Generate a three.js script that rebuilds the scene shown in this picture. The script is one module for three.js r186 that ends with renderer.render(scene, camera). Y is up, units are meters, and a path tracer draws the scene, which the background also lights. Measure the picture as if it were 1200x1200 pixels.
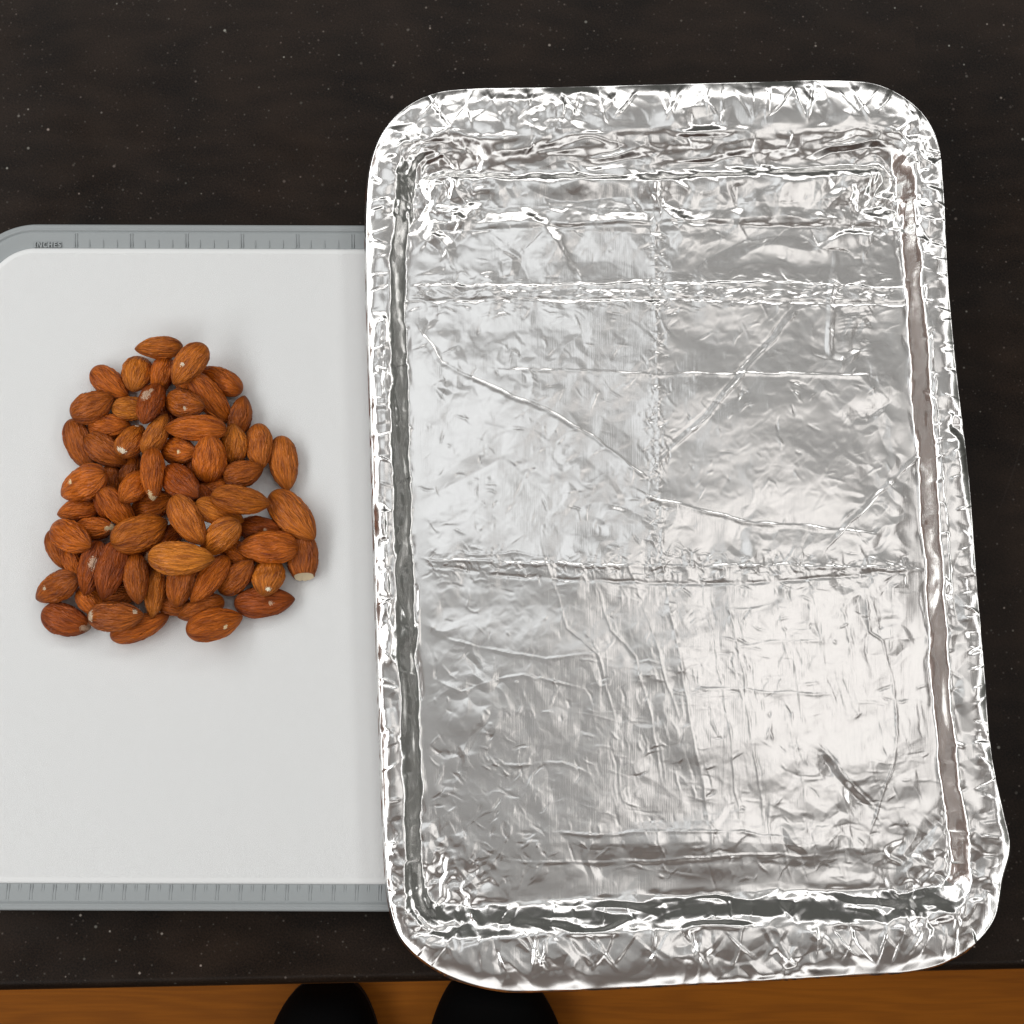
import * as THREE from 'three';
import { RoundedBoxGeometry } from 'three/addons/geometries/RoundedBoxGeometry.js';
import { mergeGeometries } from 'three/addons/utils/BufferGeometryUtils.js';
import { SimplexNoise } from 'three/addons/math/SimplexNoise.js';
import { FontLoader } from 'three/addons/loaders/FontLoader.js';
import { TextGeometry } from 'three/addons/geometries/TextGeometry.js';
import { RectAreaLightUniformsLib } from 'three/addons/lights/RectAreaLightUniformsLib.js';

// ---------------------------------------------------------------- camera, lamps, exposure
const scene = new THREE.Scene();
scene.background = new THREE.Color(0x000000);
const FOCAL = 1900, TILT = THREE.MathUtils.degToRad(9.3), DIST = 0.7325;      // focal length in pixels of the 1200 px photograph
const camera = new THREE.PerspectiveCamera(2 * THREE.MathUtils.radToDeg(Math.atan(600 / FOCAL)), 1, 0.05, 30);
camera.position.set(0, DIST * Math.cos(TILT), DIST * Math.sin(TILT));
camera.up.set(0, 0, -1);
camera.lookAt(0, 0, 0);
const renderer = new THREE.WebGLRenderer({ antialias: true });
renderer.toneMapping = THREE.LinearToneMapping;
renderer.toneMappingExposure = 1.13;
renderer.shadowMap.enabled = true;
RectAreaLightUniformsLib.init();
const CEILING = 1.5, FLOOR = -0.9;
// [name, label, centre, aim, width, height, colour, intensity, glow]
const LAMPS = [
  ['ceiling_lamp', 'square warm white ceiling lamp over the near right part of the tray', [0.44, CEILING - 0.05, -0.03], [0, -1, 0], 0.48, 0.52, [1.0, 0.965, 0.94], 1.06],
  ['ceiling_lamp', 'cool white ceiling lamp over the left side of the tray', [-0.20, CEILING - 0.05, -0.36], [0, -1, 0], 0.60, 0.44, [0.965, 0.985, 1.0], 0.92],
  ['ceiling_panel_light', 'wide dim luminous ceiling panel over the worktop', [0.16, CEILING - 0.02, -0.10], [0, -1, 0], 1.25, 1.12, [1.0, 0.99, 0.975], 0.235],
  ['ceiling_lamp', 'long bright ceiling lamp panel along the left side', [-1.52, CEILING - 0.03, 0.1], [0, -1, 0], 0.9, 4.2, [0.99, 1.0, 1.0], 3.6],
  ['ceiling_lamp', 'bright ceiling lamp panel near the far wall', [0.3, CEILING - 0.03, -1.22], [0, -1, 0], 2.2, 0.42, [1.0, 0.99, 0.98], 2.6],
  ['ceiling_lamp', 'bright ceiling lamp panel along the right side', [1.6, CEILING - 0.03, 0.2], [0, -1, 0], 0.6, 2.8, [1.0, 0.99, 0.98], 2.2],
  ['ceiling_lamp', 'ceiling lamp panel behind the photographer', [0.2, CEILING - 0.03, 1.35], [0, -1, 0], 2.4, 0.6, [1.0, 0.985, 0.97], 1.3],
];

// ---------------------------------------------------------------- helpers
let seed = 7;
const rnd = () => { seed = (seed + 0x6D2B79F5) | 0; let t = Math.imul(seed ^ (seed >>> 15), 1 | seed); t = (t + Math.imul(t ^ (t >>> 7), 61 | t)) ^ t; return ((t ^ (t >>> 14)) >>> 0) / 4294967296; };
const rr = (a, b) => a + (b - a) * rnd();
const clamp = (x, a = 0, b = 1) => Math.min(b, Math.max(a, x));
const sstep = (a, b, x) => { const t = clamp((x - a) / (b - a)); return t * t * (3 - 2 * t); };
const lerp = (a, b, t) => a + (b - a) * t;
const simplex = new SimplexNoise({ random: rnd });
const sn = (x, y) => simplex.noise(x, y);
const hash = (i, j, s) => { let h = Math.imul(i, 374761393) + Math.imul(j, 668265263) + Math.imul(s, 1274126177) | 0; h = Math.imul(h ^ (h >>> 13), 1274126177); h ^= h >>> 16; return (h >>> 0) / 2147483648 - 1; };
// where the sight line through a pixel of the photograph meets the level h
function at(px, py, h = 0) {
  const u = (px - 600) / FOCAL, v = (py - 600) / FOCAL, c = Math.cos(TILT), s = Math.sin(TILT);
  const dx = u, dz = -s + c * v;              // forward + u right + v down
  const Y = -c - v * s;
  const t = (h - DIST * c) / Y;
  return [t * dx, DIST * s + t * dz];
}
const used = {};
function numbered(name) { const n = used[name] = (used[name] ?? -1) + 1; return n ? `${name}_${String(n).padStart(3, '0')}` : name; }
function add(o, name, parent = scene) {
  o.name = parent === scene ? numbered(name) : name;
  o.traverse(m => { if (m.isMesh) { m.castShadow = true; m.receiveShadow = true; } });
  parent.add(o); return o;
}
function tag(o, label, category, group) { o.userData = { label, category }; if (group) o.userData.group = group; return o; }
const mesh = (g, m, name, parent) => add(new THREE.Mesh(g, m), name, parent);
const std = (o) => new THREE.MeshStandardMaterial(o);
const lin = (r, g, b) => new THREE.Color().setRGB(r, g, b);
function dataTex(w, h, fn, srgb, repeat = true) {
  const d = new Uint8Array(w * h * 4), c = [0, 0, 0];
  const enc = srgb ? (x => 255 * (x <= 0.0031308 ? 12.92 * x : 1.055 * Math.pow(x, 1 / 2.4) - 0.055)) : (x => 255 * x);
  for (let j = 0; j < h; j++) for (let i = 0; i < w; i++) { fn(i, j, c); const k = 4 * (j * w + i); for (let q = 0; q < 3; q++) d[k + q] = Math.round(enc(clamp(c[q]))); d[k + 3] = 255; }
  const t = new THREE.DataTexture(d, w, h, THREE.RGBAFormat);
  t.magFilter = THREE.LinearFilter; t.minFilter = THREE.LinearFilter;
  if (repeat) t.wrapS = t.wrapT = THREE.RepeatWrapping;
  if (srgb) t.colorSpace = THREE.SRGBColorSpace;
  t.needsUpdate = true; return t;
}
function gridGeometry(pos, idx, uv, nor) {
  const g = new THREE.BufferGeometry();
  g.setAttribute('position', new THREE.BufferAttribute(pos, 3));
  if (uv) g.setAttribute('uv', new THREE.BufferAttribute(uv, 2));
  g.setIndex(new THREE.BufferAttribute(idx, 1));
  if (nor) g.setAttribute('normal', new THREE.BufferAttribute(nor, 3)); else g.computeVertexNormals();
  return g;
}

// ---------------------------------------------------------------- lamps and room shell
for (const [name, label, p, aim, w, h, c, L] of LAMPS) {
  const o = new THREE.Group(); o.position.set(...p);
  const col = lin(...c);
  const frame = new THREE.Mesh(new RoundedBoxGeometry(w + 0.06, h + 0.06, 0.03, 2, 0.008), std({ color: 0xeeeeee, roughness: 0.5 }));
  const glass = new THREE.Mesh(new RoundedBoxGeometry(w, h, 0.012, 2, 0.004), std({ color: 0x222222, emissive: col, emissiveIntensity: L * 0.1, roughness: 0.6 }));
  frame.position.z = -0.012; glass.position.z = 0.006;
  const light = new THREE.RectAreaLight(col, L, w, h); light.position.z = 0.02; light.rotation.y = Math.PI;
  add(frame, 'frame', o); add(glass, 'diffuser', o); o.add(light); light.name = 'lamp_light';
  o.lookAt(p[0] + aim[0], p[1] + aim[1], p[2] + aim[2]);
  add(o, name); tag(o, label, 'ceiling lamp');
}
function structure(g, m, name) { const o = mesh(g, m, name, scene); o.userData.kind = 'structure'; return o; }
const wallM = std({ color: lin(0.15, 0.16, 0.145), roughness: 0.9 });
const warmM = std({ color: lin(0.13, 0.065, 0.042), roughness: 0.7 });
const boxAt = (w, h, d, x, y, z) => new THREE.BoxGeometry(w, h, d).translate(x, y, z);
structure(boxAt(4.4, 0.1, 5.2, 0, CEILING + 0.05, 0.2), std({ color: lin(0.80, 0.79, 0.77), roughness: 0.95 }), 'ceiling');
structure(boxAt(4.2, 2.6, 0.1, 0, 0.25, -2.25), wallM, 'back_wall');
structure(boxAt(4.2, 2.6, 0.1, 0, 0.25, 2.65), warmM, 'front_wall');
structure(boxAt(0.1, 2.6, 5.2, -2.05, 0.25, 0.2), warmM, 'left_wall');
structure(boxAt(0.1, 2.6, 5.2, 2.05, 0.25, 0.2), wallM, 'right_wall');

// ---------------------------------------------------------------- wooden floor
{
  const floor = new THREE.Group(); floor.userData.kind = 'structure';
  mesh(boxAt(4.2, 0.1, 5.0, 0, FLOOR - 0.07, 0.2), std({ color: lin(0.03, 0.02, 0.012), roughness: 0.9 }), 'subfloor', floor);
  const grain = (s) => dataTex(512, 128, (i, j, c) => {
    const x = i / 512, y = j / 128;
    const w = sn(x * 5 + s, y * 2.2) * 0.16;
    const a = 0.5 + 0.5 * Math.sin((y + w) * 34 + s * 3 + sn(x * 3, y * 9 + s) * 2.2);
    const f = 0.5 + 0.5 * sn(x * 26 + s, y * 90);
    const k = 0.70 + 0.13 * a + 0.12 * f + 0.1 * sn(x * 2 + s, y * 1.5);
    c[0] = 0.44 * k; c[1] = 0.138 * Math.pow(k, 1.1); c[2] = 0.007 * k;
  }, true, false);
  const mats = [1, 2, 3, 4].map(s => new THREE.MeshPhysicalMaterial({ map: grain(s * 7.3), roughness: 0.6, specularIntensity: 0.3 }));
  const g = new RoundedBoxGeometry(1.2, 0.02, 0.078, 2, 0.0015);
  for (let r = 0; r < 14; r++) for (let k = -2; k < 3; k++) {
    const p = mesh(g, mats[Math.floor(rnd() * 4)], 'plank', floor);
    p.position.set(k * 1.2015 + (r % 3) * 0.41 - 0.2, FLOOR - 0.0105 + rr(-0.0004, 0.0004), 0.16 + r * 0.0789);
    p.rotation.y = 0.004;
  }
  add(floor, 'wooden_floor');
}

// ---------------------------------------------------------------- countertop
{
  const N = 2048, T = 0.6;
  const col = new Float32Array(N * N * 3);
  for (let j = 0; j < N; j++) for (let i = 0; i < N; i++) {
    const a = sn(i / 4.2, j / 4.2), b = sn(i / 1.7 + 50, j / 1.7), m = sn(i / 260, j / 260 + 9);
    const k = 0.0082 * (1 + 0.42 * a + 0.38 * b + 0.34 * m + 0.26 * sn(i / 110 + 3, j / 44)), q = 3 * (j * N + i);
    col[q] = k * 1.65; col[q + 1] = k * 1.02; col[q + 2] = k * 0.66;
  }
  const fleck = (cx, cy, r, v, warm) => { for (let y = -Math.ceil(r); y <= r; y++) for (let x = -Math.ceil(r); x <= r; x++) { const d = Math.hypot(x, y); if (d > r) continue; const q = 3 * (((cy + y + N) % N) * N + ((cx + x + N) % N)); const w = Math.min(1, r - d + 0.3); col[q] += v * w * warm; col[q + 1] += v * w; col[q + 2] += v * w * 0.88; } };
  for (let n = 0; n < 15000; n++) fleck(Math.floor(rnd() * N), Math.floor(rnd() * N), rr(0.7, 1.7), 0.010 + 0.07 * Math.pow(rnd(), 3), rr(0.95, 1.3));
  for (let n = 0; n < 1100; n++) fleck(Math.floor(rnd() * N), Math.floor(rnd() * N), rr(1.2, 2.5), 0.03 + 0.24 * Math.pow(rnd(), 2.4), rr(0.95, 1.2));
  // dried smears and fine scratches
  for (let n = 0; n < 26; n++) {
    let x = rnd() * N, y = rnd() * N, a = rnd() < 0.5 ? rr(-0.2, 0.2) : rr(0, 6.28); const L = rr(60, 420), v = rr(0.004, 0.012), wd = n < 9 ? rr(4, 14) : 0.8;
    for (let k = 0; k < L; k++) { x += Math.cos(a); y += Math.sin(a); a += rr(-0.02, 0.02); const e = Math.sin(Math.PI * k / L); for (let t = -wd; t <= wd; t++) { const xi = (Math.round(x - t * Math.sin(a)) % N + N) % N, yi = (Math.round(y + t * Math.cos(a)) % N + N) % N, q = 3 * (yi * N + xi), g = v * e * (wd > 1 ? 0.35 * Math.max(0, sn(xi / 7, yi / 7) + 0.35) * (1 - Math.abs(t) / wd) : 1); col[q] += g; col[q + 1] += g * 0.95; col[q + 2] += g * 0.9; } }
  }
  const map = dataTex(N, N, (i, j, c) => { const q = 3 * (j * N + i); c[0] = col[q]; c[1] = col[q + 1]; c[2] = col[q + 2]; }, true);
  const rough = dataTex(1024, 1024, (i, j, c) => {
    const x = i / 1024, y = j / 1024;
    const s = sn(x * 5, y * 9) * 0.5 + sn(x * 13, y * 22) * 0.3 + sn(x * 60, y * 60) * 0.12;
    c[0] = c[1] = c[2] = clamp(0.36 + 0.10 * s + 0.05 * sn(i / 2.2, j / 2.2), 0.15, 0.8);
  }, false);
  const W = 3.2, Dp = 0.92;
  for (const t of [map, rough]) t.repeat.set(W / T, Dp / T);
  const m = new THREE.MeshPhysicalMaterial({ map, roughnessMap: rough, roughness: 1, ior: 1.45, specularIntensity: 0.34 });
  const a = at(0, 1162, 0), b = at(1200, 1137, 0), turn = Math.atan2(-(b[1] - a[1]), b[0] - a[0]);
  const zEdge = (a[1] + b[1]) / 2;
  const counter = new THREE.Group(); counter.userData.kind = 'structure';
  const top = mesh(new RoundedBoxGeometry(W, 0.04, Dp, 4, 0.005).translate(0, -0.02, -Dp / 2), m, 'worktop', counter);
  mesh(boxAt(W - 0.1, 0.84, Dp - 0.06, 0, -0.465, -Dp / 2 - 0.02), std({ color: lin(0.10, 0.045, 0.02), roughness: 0.6 }), 'cabinet_body', counter);
  counter.position.set(0, 0, zEdge); counter.rotation.y = turn;
  add(counter, 'counter');
}

// ---------------------------------------------------------------- shoes on the floor
{
  const upperM = new THREE.MeshPhysicalMaterial({ color: lin(0.003, 0.003, 0.0032), roughness: 0.95, specularIntensity: 0.25 });
  const soleM = std({ color: lin(0.004, 0.004, 0.004), roughness: 0.9 });
  function shoeGroup(mirror) {
    const o = new THREE.Group(), nu = 40, nv = 25, Ls = 0.285;
    const width = s => 0.052 * Math.pow(clamp(Math.sin(Math.PI * clamp(lerp(0.015, 0.985, s))), 0, 1), 0.36) * (1 - 0.24 * sstep(0.35, 0.85, s)) ;
    const bend = s => mirror * 0.010 * Math.sin(s * 2.6);
    const height = s => lerp(0.05, 0.085, sstep(0.1, 0.45, s)) * Math.pow(clamp(s / 0.07), 0.45) * Math.pow(clamp((1 - s) / 0.05), 0.3);
    const pos = [], idx = [];
    for (let i = 0; i <= nu; i++) for (let j = 0; j <= nv; j++) {
      const s = i / nu, ph = Math.PI * j / nv, w = width(s), h = height(s);
      pos.push(bend(s) + w * Math.cos(ph) * (1 - 0.1 * Math.sin(ph)), 0.018 + h * Math.pow(Math.sin(ph), 0.75), s * Ls);
    }
    for (let i = 0; i < nu; i++) for (let j = 0; j < nv; j++) { const a = i * (nv + 1) + j, b = a + nv + 1; idx.push(a, b, a + 1, b, b + 1, a + 1); }
    mesh(gridGeometry(new Float32Array(pos), new Uint32Array(idx)), upperM, 'upper', o).material.side = THREE.DoubleSide;
    const sh = new THREE.Shape();
    const pts = []; for (let i = 0; i <= 40; i++) pts.push([bend(i / 40) + width(i / 40) - 0.002, i / 40 * Ls]); for (let i = 40; i >= 0; i--) pts.push([bend(i / 40) - width(i / 40) + 0.002, i / 40 * Ls]);
    pts.forEach(([x, z], k) => k ? sh.lineTo(x, z) : sh.moveTo(x, z));
    mesh(new THREE.ExtrudeGeometry(sh, { depth: 0.014, bevelSize: 0.002, bevelThickness: 0.003, bevelSegments: 2 }).rotateX(Math.PI / 2).translate(0, 0.018, 0), soleM, 'sole', o);
    const collar = new THREE.TorusGeometry(0.036, 0.006, 8, 28).rotateX(Math.PI / 2).scale(1, 1, 1.35).translate(bend(0.72), 0.103, 0.205);
    mesh(collar, soleM, 'collar', o);
    return o;
  }
  for (const [px, py, mir, ang, wide, label] of [[382, 1152, -1, 0.05, 1.26, 'plain black shoe, the left one of the pair, toe pointing at the counter'], [579, 1139, 1, -0.08, 1.46, 'plain black shoe, the right one of the pair, toe partly under the tray corner']]) {
    const o = shoeGroup(mir), p = at(px, py, FLOOR + 0.03);
    o.position.set(p[0], FLOOR, p[1]); o.rotation.y = ang; o.scale.x = wide;
    add(o, 'shoe'); tag(o, label, 'shoe', 'pair of black shoes on the floor');
  }
}

// ---------------------------------------------------------------- cutting board
const BOARD = 0.0090;
{
  const board = new THREE.Group();
  const tl = at(100, 263.5, BOARD), bl = at(200, 1068.7, BOARD);
  const x0 = at(-44, 264, BOARD)[0], x1 = at(1045, 600, BOARD)[0], depth = bl[1] - tl[1], w = x1 - x0, R = 0.034;
  board.position.set((x0 + x1) / 2, 0, (tl[1] + bl[1]) / 2); board.rotation.y = -0.0035;
  function rrect(inset, rad) {
    const s = new THREE.Shape(), a = w / 2 - inset, b = depth / 2 - inset, r = rad;
    s.moveTo(-a + r, -b); s.lineTo(a - r, -b); s.absarc(a - r, -b + r, r, -Math.PI / 2, 0); s.lineTo(a, b - r); s.absarc(a - r, b - r, r, 0, Math.PI / 2); s.lineTo(-a + r, b); s.absarc(-a + r, b - r, r, Math.PI / 2, Math.PI); s.lineTo(-a, -b + r); s.absarc(-a + r, -b + r, r, Math.PI, Math.PI * 1.5);
    return s;
  }
  const ring = (i, rad, n = 24) => { // points of a rounded rectangle, same count for every inset
    const a = w / 2 - i, b = depth / 2 - i, r = Math.max(rad, 0.001), out = [];
    [[a - r, b - r, 0], [-a + r, b - r, 1], [-a + r, -b + r, 2], [a - r, -b + r, 3]].forEach(([cx, cz, q]) => { for (let k = 0; k <= n; k++) { const t = (q + k / n) * Math.PI / 2; out.push([cx + r * Math.cos(t), cz + r * Math.sin(t)]); } });
    return out;
  };
  function loft(profile) { // [[inset, height], ...]
    const rings = profile.map(([i, y]) => ring(i, R - i).map(([x, z]) => [x, y, z])), n = rings[0].length;
    const pos = new Float32Array(rings.flat(2)), idx = [];
    for (let k = 0; k < rings.length - 1; k++) for (let j = 0; j < n; j++) { const a = k * n + j, b = k * n + (j + 1) % n, c = a + n, d = b + n; idx.push(a, c, b, b, c, d); }
    return gridGeometry(pos, new Uint32Array(idx));
  }
  const grey = std({ color: lin(0.325, 0.35, 0.355), roughness: 0.6 });
  const B = BOARD;
  // outer lip, groove, sloping ruler band
  mesh(loft([[0.0015, 0.0003], [0.0003, 0.0012], [0, 0.003], [0, B - 0.0012], [0.0003, B - 0.0004], [0.0010, B], [0.0019, B], [0.00215, B - 0.0003], [0.0024, B], [0.0031, B], [0.0034, B - 0.0007], [0.0038, B - 0.0008], [0.0041, B - 0.0004], [0.0050, B - 0.0004], [0.0072, B - 0.0006], [0.0100, B - 0.0012], [0.0125, B - 0.0013]]), grey, 'frame', board);
  const white = new THREE.MeshPhysicalMaterial({
    color: lin(0.80, 0.815, 0.81), roughness: 0.48,
    bumpMap: (() => { const t = dataTex(1024, 1024, (i, j, c) => { c[0] = c[1] = c[2] = 0.5 + 0.22 * sn(i / 5, j / 5) + 0.16 * sn(i / 2.1, j / 2.1 + 70) + 0.12 * sn(i / 14, j / 14); }, false); t.repeat.set(8, 8); return t; })(), bumpScale: 0.0002,
  });
  const edge = loft([[0.0114, B - 0.0030], [0.0114, B - 0.0011], [0.0117, B - 0.0006], [0.0124, B - 0.0002], [0.0140, B]]);
  edge.setAttribute('uv', new THREE.BufferAttribute(new Float32Array(edge.attributes.position.count * 2), 2));
  const flat = new THREE.ShapeGeometry(rrect(0.0140, R - 0.0140), 24).rotateX(Math.PI / 2).translate(0, B, 0);
  { const ix = flat.index.array; for (let k = 0; k < ix.length; k += 3) { const t = ix[k]; ix[k] = ix[k + 1]; ix[k + 1] = t; } flat.computeVertexNormals(); const u = flat.attributes.uv, p = flat.attributes.position; for (let k = 0; k < u.count; k++) u.setXY(k, p.getX(k) / 0.4, p.getZ(k) / 0.4); }
  mesh(mergeGeometries([edge, flat]), white, 'cutting_surface', board);
  mesh(new THREE.ExtrudeGeometry(rrect(0.0016, R - 0.0016), { depth: 0.004, bevelEnabled: false, curveSegments: 16 }).rotateX(Math.PI / 2).translate(0, 0.0045, 0), grey, 'underside', board);
  // raised ruler marks
  const toLocal = (px, py) => { const p = at(px, py, B); return board.worldToLocal(new THREE.Vector3(p[0], B, p[1])); };
  board.updateMatrixWorld(true);
  const bar = (x, z, len) => { const d = depth / 2 - Math.abs(z), up = lerp(0.0006, 0.0012, clamp((d - 0.0072) / 0.0028)); return new RoundedBoxGeometry(0.00045, 0.0006, len, 1, 0.0002).rotateX(z < 0 ? 0.12 : -0.12).translate(x, B - up - (z < 0 ? -0.00004 : 0.0001), z); };
  const inch = [], cm = [];
  const xi = toLocal(88.3, 280).x, zi = -depth / 2, zc = depth / 2;
  for (let k = 0; k <= 56; k++) { const x = xi + k * 0.0254 / 4; if (x > w / 2 - 0.03) break; k % 4 === 0 ? (inch.push(bar(x - 0.0004, zi + 0.0078, 0.0066)), inch.push(bar(x + 0.0007, zi + 0.0078, 0.0066))) : inch.push(bar(x, zi + 0.0092, 0.0038)); }
  const xc = toLocal(8.2, 1045).x;
  for (let k = -1; k <= 74; k++) { const x = xc + k * 0.005; if (x > w / 2 - 0.03) break; k % 2 === 0 ? (cm.push(bar(x - 0.0005, zc - 0.0078, 0.0066)), cm.push(bar(x + 0.0006, zc - 0.0078, 0.0066))) : (cm.push(bar(x - 0.0005, zc - 0.0095, 0.0034)), cm.push(bar(x + 0.0005, zc - 0.0095, 0.0034))); }
  mesh(mergeGeometries(inch), grey, 'inch_scale', board).userData.kind = 'stuff';
  mesh(mergeGeometries(cm), grey, 'centimetre_scale', board).userData.kind = 'stuff';
  const font = await new FontLoader().loadAsync('fonts/droid/droid_sans_bold.typeface.json');
  const txt = new TextGeometry('INCHES', { font, size: 0.0026, depth: 0.0007, curveSegments: 3, bevelEnabled: false }); txt.computeBoundingBox();
  const tw = txt.boundingBox.max.x - txt.boundingBox.min.x, tp = toLocal(39, 289.5);
  txt.scale(0.0125 / tw, 1, 1).rotateX(-Math.PI / 2).translate(tp.x, B - 0.00095, tp.z);
  mesh(txt, grey, 'lettering', board);
  add(board, 'cutting_board');
  tag(board, 'white plastic cutting board with grey ruler rim, under the almonds', 'cutting board');
}

// ---------------------------------------------------------------- foil-covered tray
{
  const FL = 0.0125, RIM = 0.0208;
  function outline(pts, h, n = 14) {
    const c = new THREE.CatmullRomCurve3(pts.map(([x, y]) => { const p = at(x, y, h); return new THREE.Vector3(p[0], 0, p[1]); }), true, 'centripetal');
    return c.getPoints(pts.length * n).slice(0, -1).map(v => [v.x, v.z]);
  }
  const outer = outline([[545, 106], [640, 104], [760, 101], [880, 98], [985, 96], [1028, 101], [1062, 118], [1086, 142], [1099, 172], [1104, 215], [1110, 330], [1120, 440], [1134, 560], [1144, 690], [1151, 770], [1160, 880], [1174, 950], [1182, 992], [1173, 1030], [1164, 1076], [1138, 1108], [1104, 1128], [1070, 1137], [980, 1143], [880, 1149], [760, 1155], [650, 1160], [590, 1160], [545, 1150], [500, 1128], [470, 1098], [457, 1058], [452, 1000], [448, 900], [443, 760], [439, 620], [435, 480], [431, 350], [430, 250], [435, 195], [450, 155], [478, 126], [510, 111]], RIM - 0.002);
  const rimIn = outline([[520, 161], [640, 158], [760, 154], [900, 151], [1030, 149], [1058, 158], [1071, 182], [1077, 240], [1083, 340], [1092, 480], [1103, 620], [1111, 760], [1124, 900], [1139, 1010], [1136, 1052], [1112, 1074], [1040, 1082], [900, 1086], [760, 1091], [620, 1098], [540, 1100], [500, 1092], [480, 1068], [474, 1000], [470, 880], [464, 740], [460, 600], [458, 460], [456, 340], [462, 240], [468, 190], [488, 167]], RIM);
  const floorO = outline([[520, 206], [640, 211], [760, 207], [900, 204], [1020, 200], [1046, 208], [1052, 240], [1058, 340], [1069, 480], [1080, 620], [1089, 760], [1100, 900], [1112, 1010], [1104, 1034], [1070, 1040], [900, 1043], [760, 1049], [620, 1056], [530, 1060], [505, 1054], [497, 1030], [494, 900], [489, 760], [483, 600], [479, 460], [476, 340], [482, 260], [492, 215]], FL);
  const S = 0.00046, xs = outer.map(p => p[0]), zs = outer.map(p => p[1]), pad = 0.004;
  const X0 = Math.min(...xs) - pad, Z0 = Math.min(...zs) - pad, nx = Math.ceil((Math.max(...xs) + pad - X0) / S), nz = Math.ceil((Math.max(...zs) + pad - Z0) / S);
  // signed distance to an outline (positive inside), coarse grid then bilinear
  function sdf(poly) {
    const q = 4, cx = Math.ceil(nx / q) + 2, cz = Math.ceil(nz / q) + 2, d = new Float32Array(cx * cz), n = poly.length;
    for (let j = 0; j < cz; j++) for (let i = 0; i < cx; i++) {
      const x = X0 + i * q * S, z = Z0 + j * q * S; let best = 1e9, ins = false;
      for (let k = 0, p = n - 1; k < n; p = k++) {
        const ax = poly[p][0], az = poly[p][1], bx = poly[k][0] - ax, bz = poly[k][1] - az;
        const t = clamp(((x - ax) * bx + (z - az) * bz) / (bx * bx + bz * bz)), ex = x - ax - t * bx, ez = z - az - t * bz, e = ex * ex + ez * ez;
        if (e < best) best = e;
        if ((poly[k][1] > z) !== (az > z) && x < (ax - poly[k][0]) * (z - poly[k][1]) / (az - poly[k][1]) + poly[k][0]) ins = !ins;
      }
      d[j * cx + i] = Math.sqrt(best) * (ins ? 1 : -1);
    }
    return (i, j) => { const a = i / q, b = j / q, ia = Math.floor(a), jb = Math.floor(b), u = a - ia, v = b - jb, k = jb * cx + ia; return lerp(lerp(d[k], d[k + 1], u), lerp(d[k + cx], d[k + cx + 1], u), v); };
  }
  const dO = sdf(outer), dR = sdf(rimIn), dF = sdf(floorO);
  const topEdge = at(760, 210, FL)[1], foldA = at(760, 345, FL)[1];
  const rampLen = foldA - topEdge;
  const SK = (Math.sqrt(3) - 1) / 2, UN = (3 - Math.sqrt(3)) / 6;
  // crumpled facets: random heights on a warped triangle lattice, joined by flat triangles
  function tin(x, z, cell, s, warp = 0.75) {
    x /= cell; z /= cell;
    const wx = sn(x * 0.4 + s * 3.1, z * 0.4) * warp, wz = sn(x * 0.4, z * 0.4 + s * 5.7) * warp; x += wx; z += wz;
    const sk = (x + z) * SK, i = Math.floor(x + sk), j = Math.floor(z + sk), t = (i + j) * UN, fx = x - i + t, fz = z - j + t;
    const a1 = fx > fz ? 1 : 0, b1 = 1 - a1;
    // barycentric weights
    const u = fx + (fx + fz) * SK, v = fz + (fx + fz) * SK;             // skewed unit square coordinates
    const hi = Math.max(u, v), lo = Math.min(u, v);
    return (1 - hi) * hash(i, j, s) + (hi - lo) * hash(i + a1, j + b1, s) + lo * hash(i + 1, j + 1, s);
  }
  const zTop = at(600, 240, FL)[1], zBot = at(600, 1010, FL)[1];
  const corners = [[500, 210], [1058, 215], [1105, 1040], [500, 1050]].map(([a, b]) => at(a, b, FL));
  const H = new Float32Array(nx * nz), floorMask = new Float32Array(nx * nz);
  function profile(i, j) {
    const x = X0 + i * S, z = Z0 + j * S, o = dO(i, j), wv = 0.00045 * sn(x * 30, z * 30) + 0.00030 * tin(x, z, 0.009, 61);
    const r = dR(i, j) + wv, f = dF(i, j) + 1.3 * wv + 0.0004 * sn(x * 90 + 5, z * 90);
    let h;
    if (r < 0) { const t = clamp(o / (o - r)); h = RIM - 0.0007 * Math.pow(1 - t, 6) + 0.0006 * Math.sin(Math.PI * t); }
    else if (f < 0) { const t = r / (r - f); const s = t * t * (3 - 2 * t); h = lerp(RIM, FL, lerp(t, s, 0.55)); }
    else h = FL;
    const ramp = clamp(1 - (z - topEdge) / rampLen) * sstep(-0.001, 0.02, r);  // the foil hangs above the pan at the far end
    h += 0.0034 * ramp * ramp * sstep(-0.012, 0.006, f);
    return [h, o, r, f];
  }
  for (let j = 0; j < nz; j++) for (let i = 0; i < nx; i++) {
    const x = X0 + i * S, z = Z0 + j * S, k = j * nx + i;
    let [h, o, r, f] = profile(i, j);
    if (o < -0.003) { H[k] = h; continue; }
    const fm = sstep(0.0, 0.012, f), rimM = 1 - sstep(-0.003, 0.001, r), wallM2 = sstep(-0.002, 0.002, r) * (1 - sstep(-0.002, 0.003, f));
    floorMask[k] = fm;
    const topM = sstep(foldA + 0.002, topEdge, z) * sstep(-0.004, 0.004, f);
    const busy = sstep(-0.4, 0.7, sn(x * 16 + 4, z * 16));
    let w = 0;
    w += rimM * (0.55 + 0.7 * busy) * (0.00105 * tin(x, z, 0.0185, 11, 0.4) + 0.00050 * tin(x, z, 0.0085, 12, 0.4) + 0.00013 * busy * tin(x, z, 0.0036, 13, 0.4)) * sstep(-0.001, 0.004, o);
    const along = z > zTop && z < zBot ? z : x;
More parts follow.
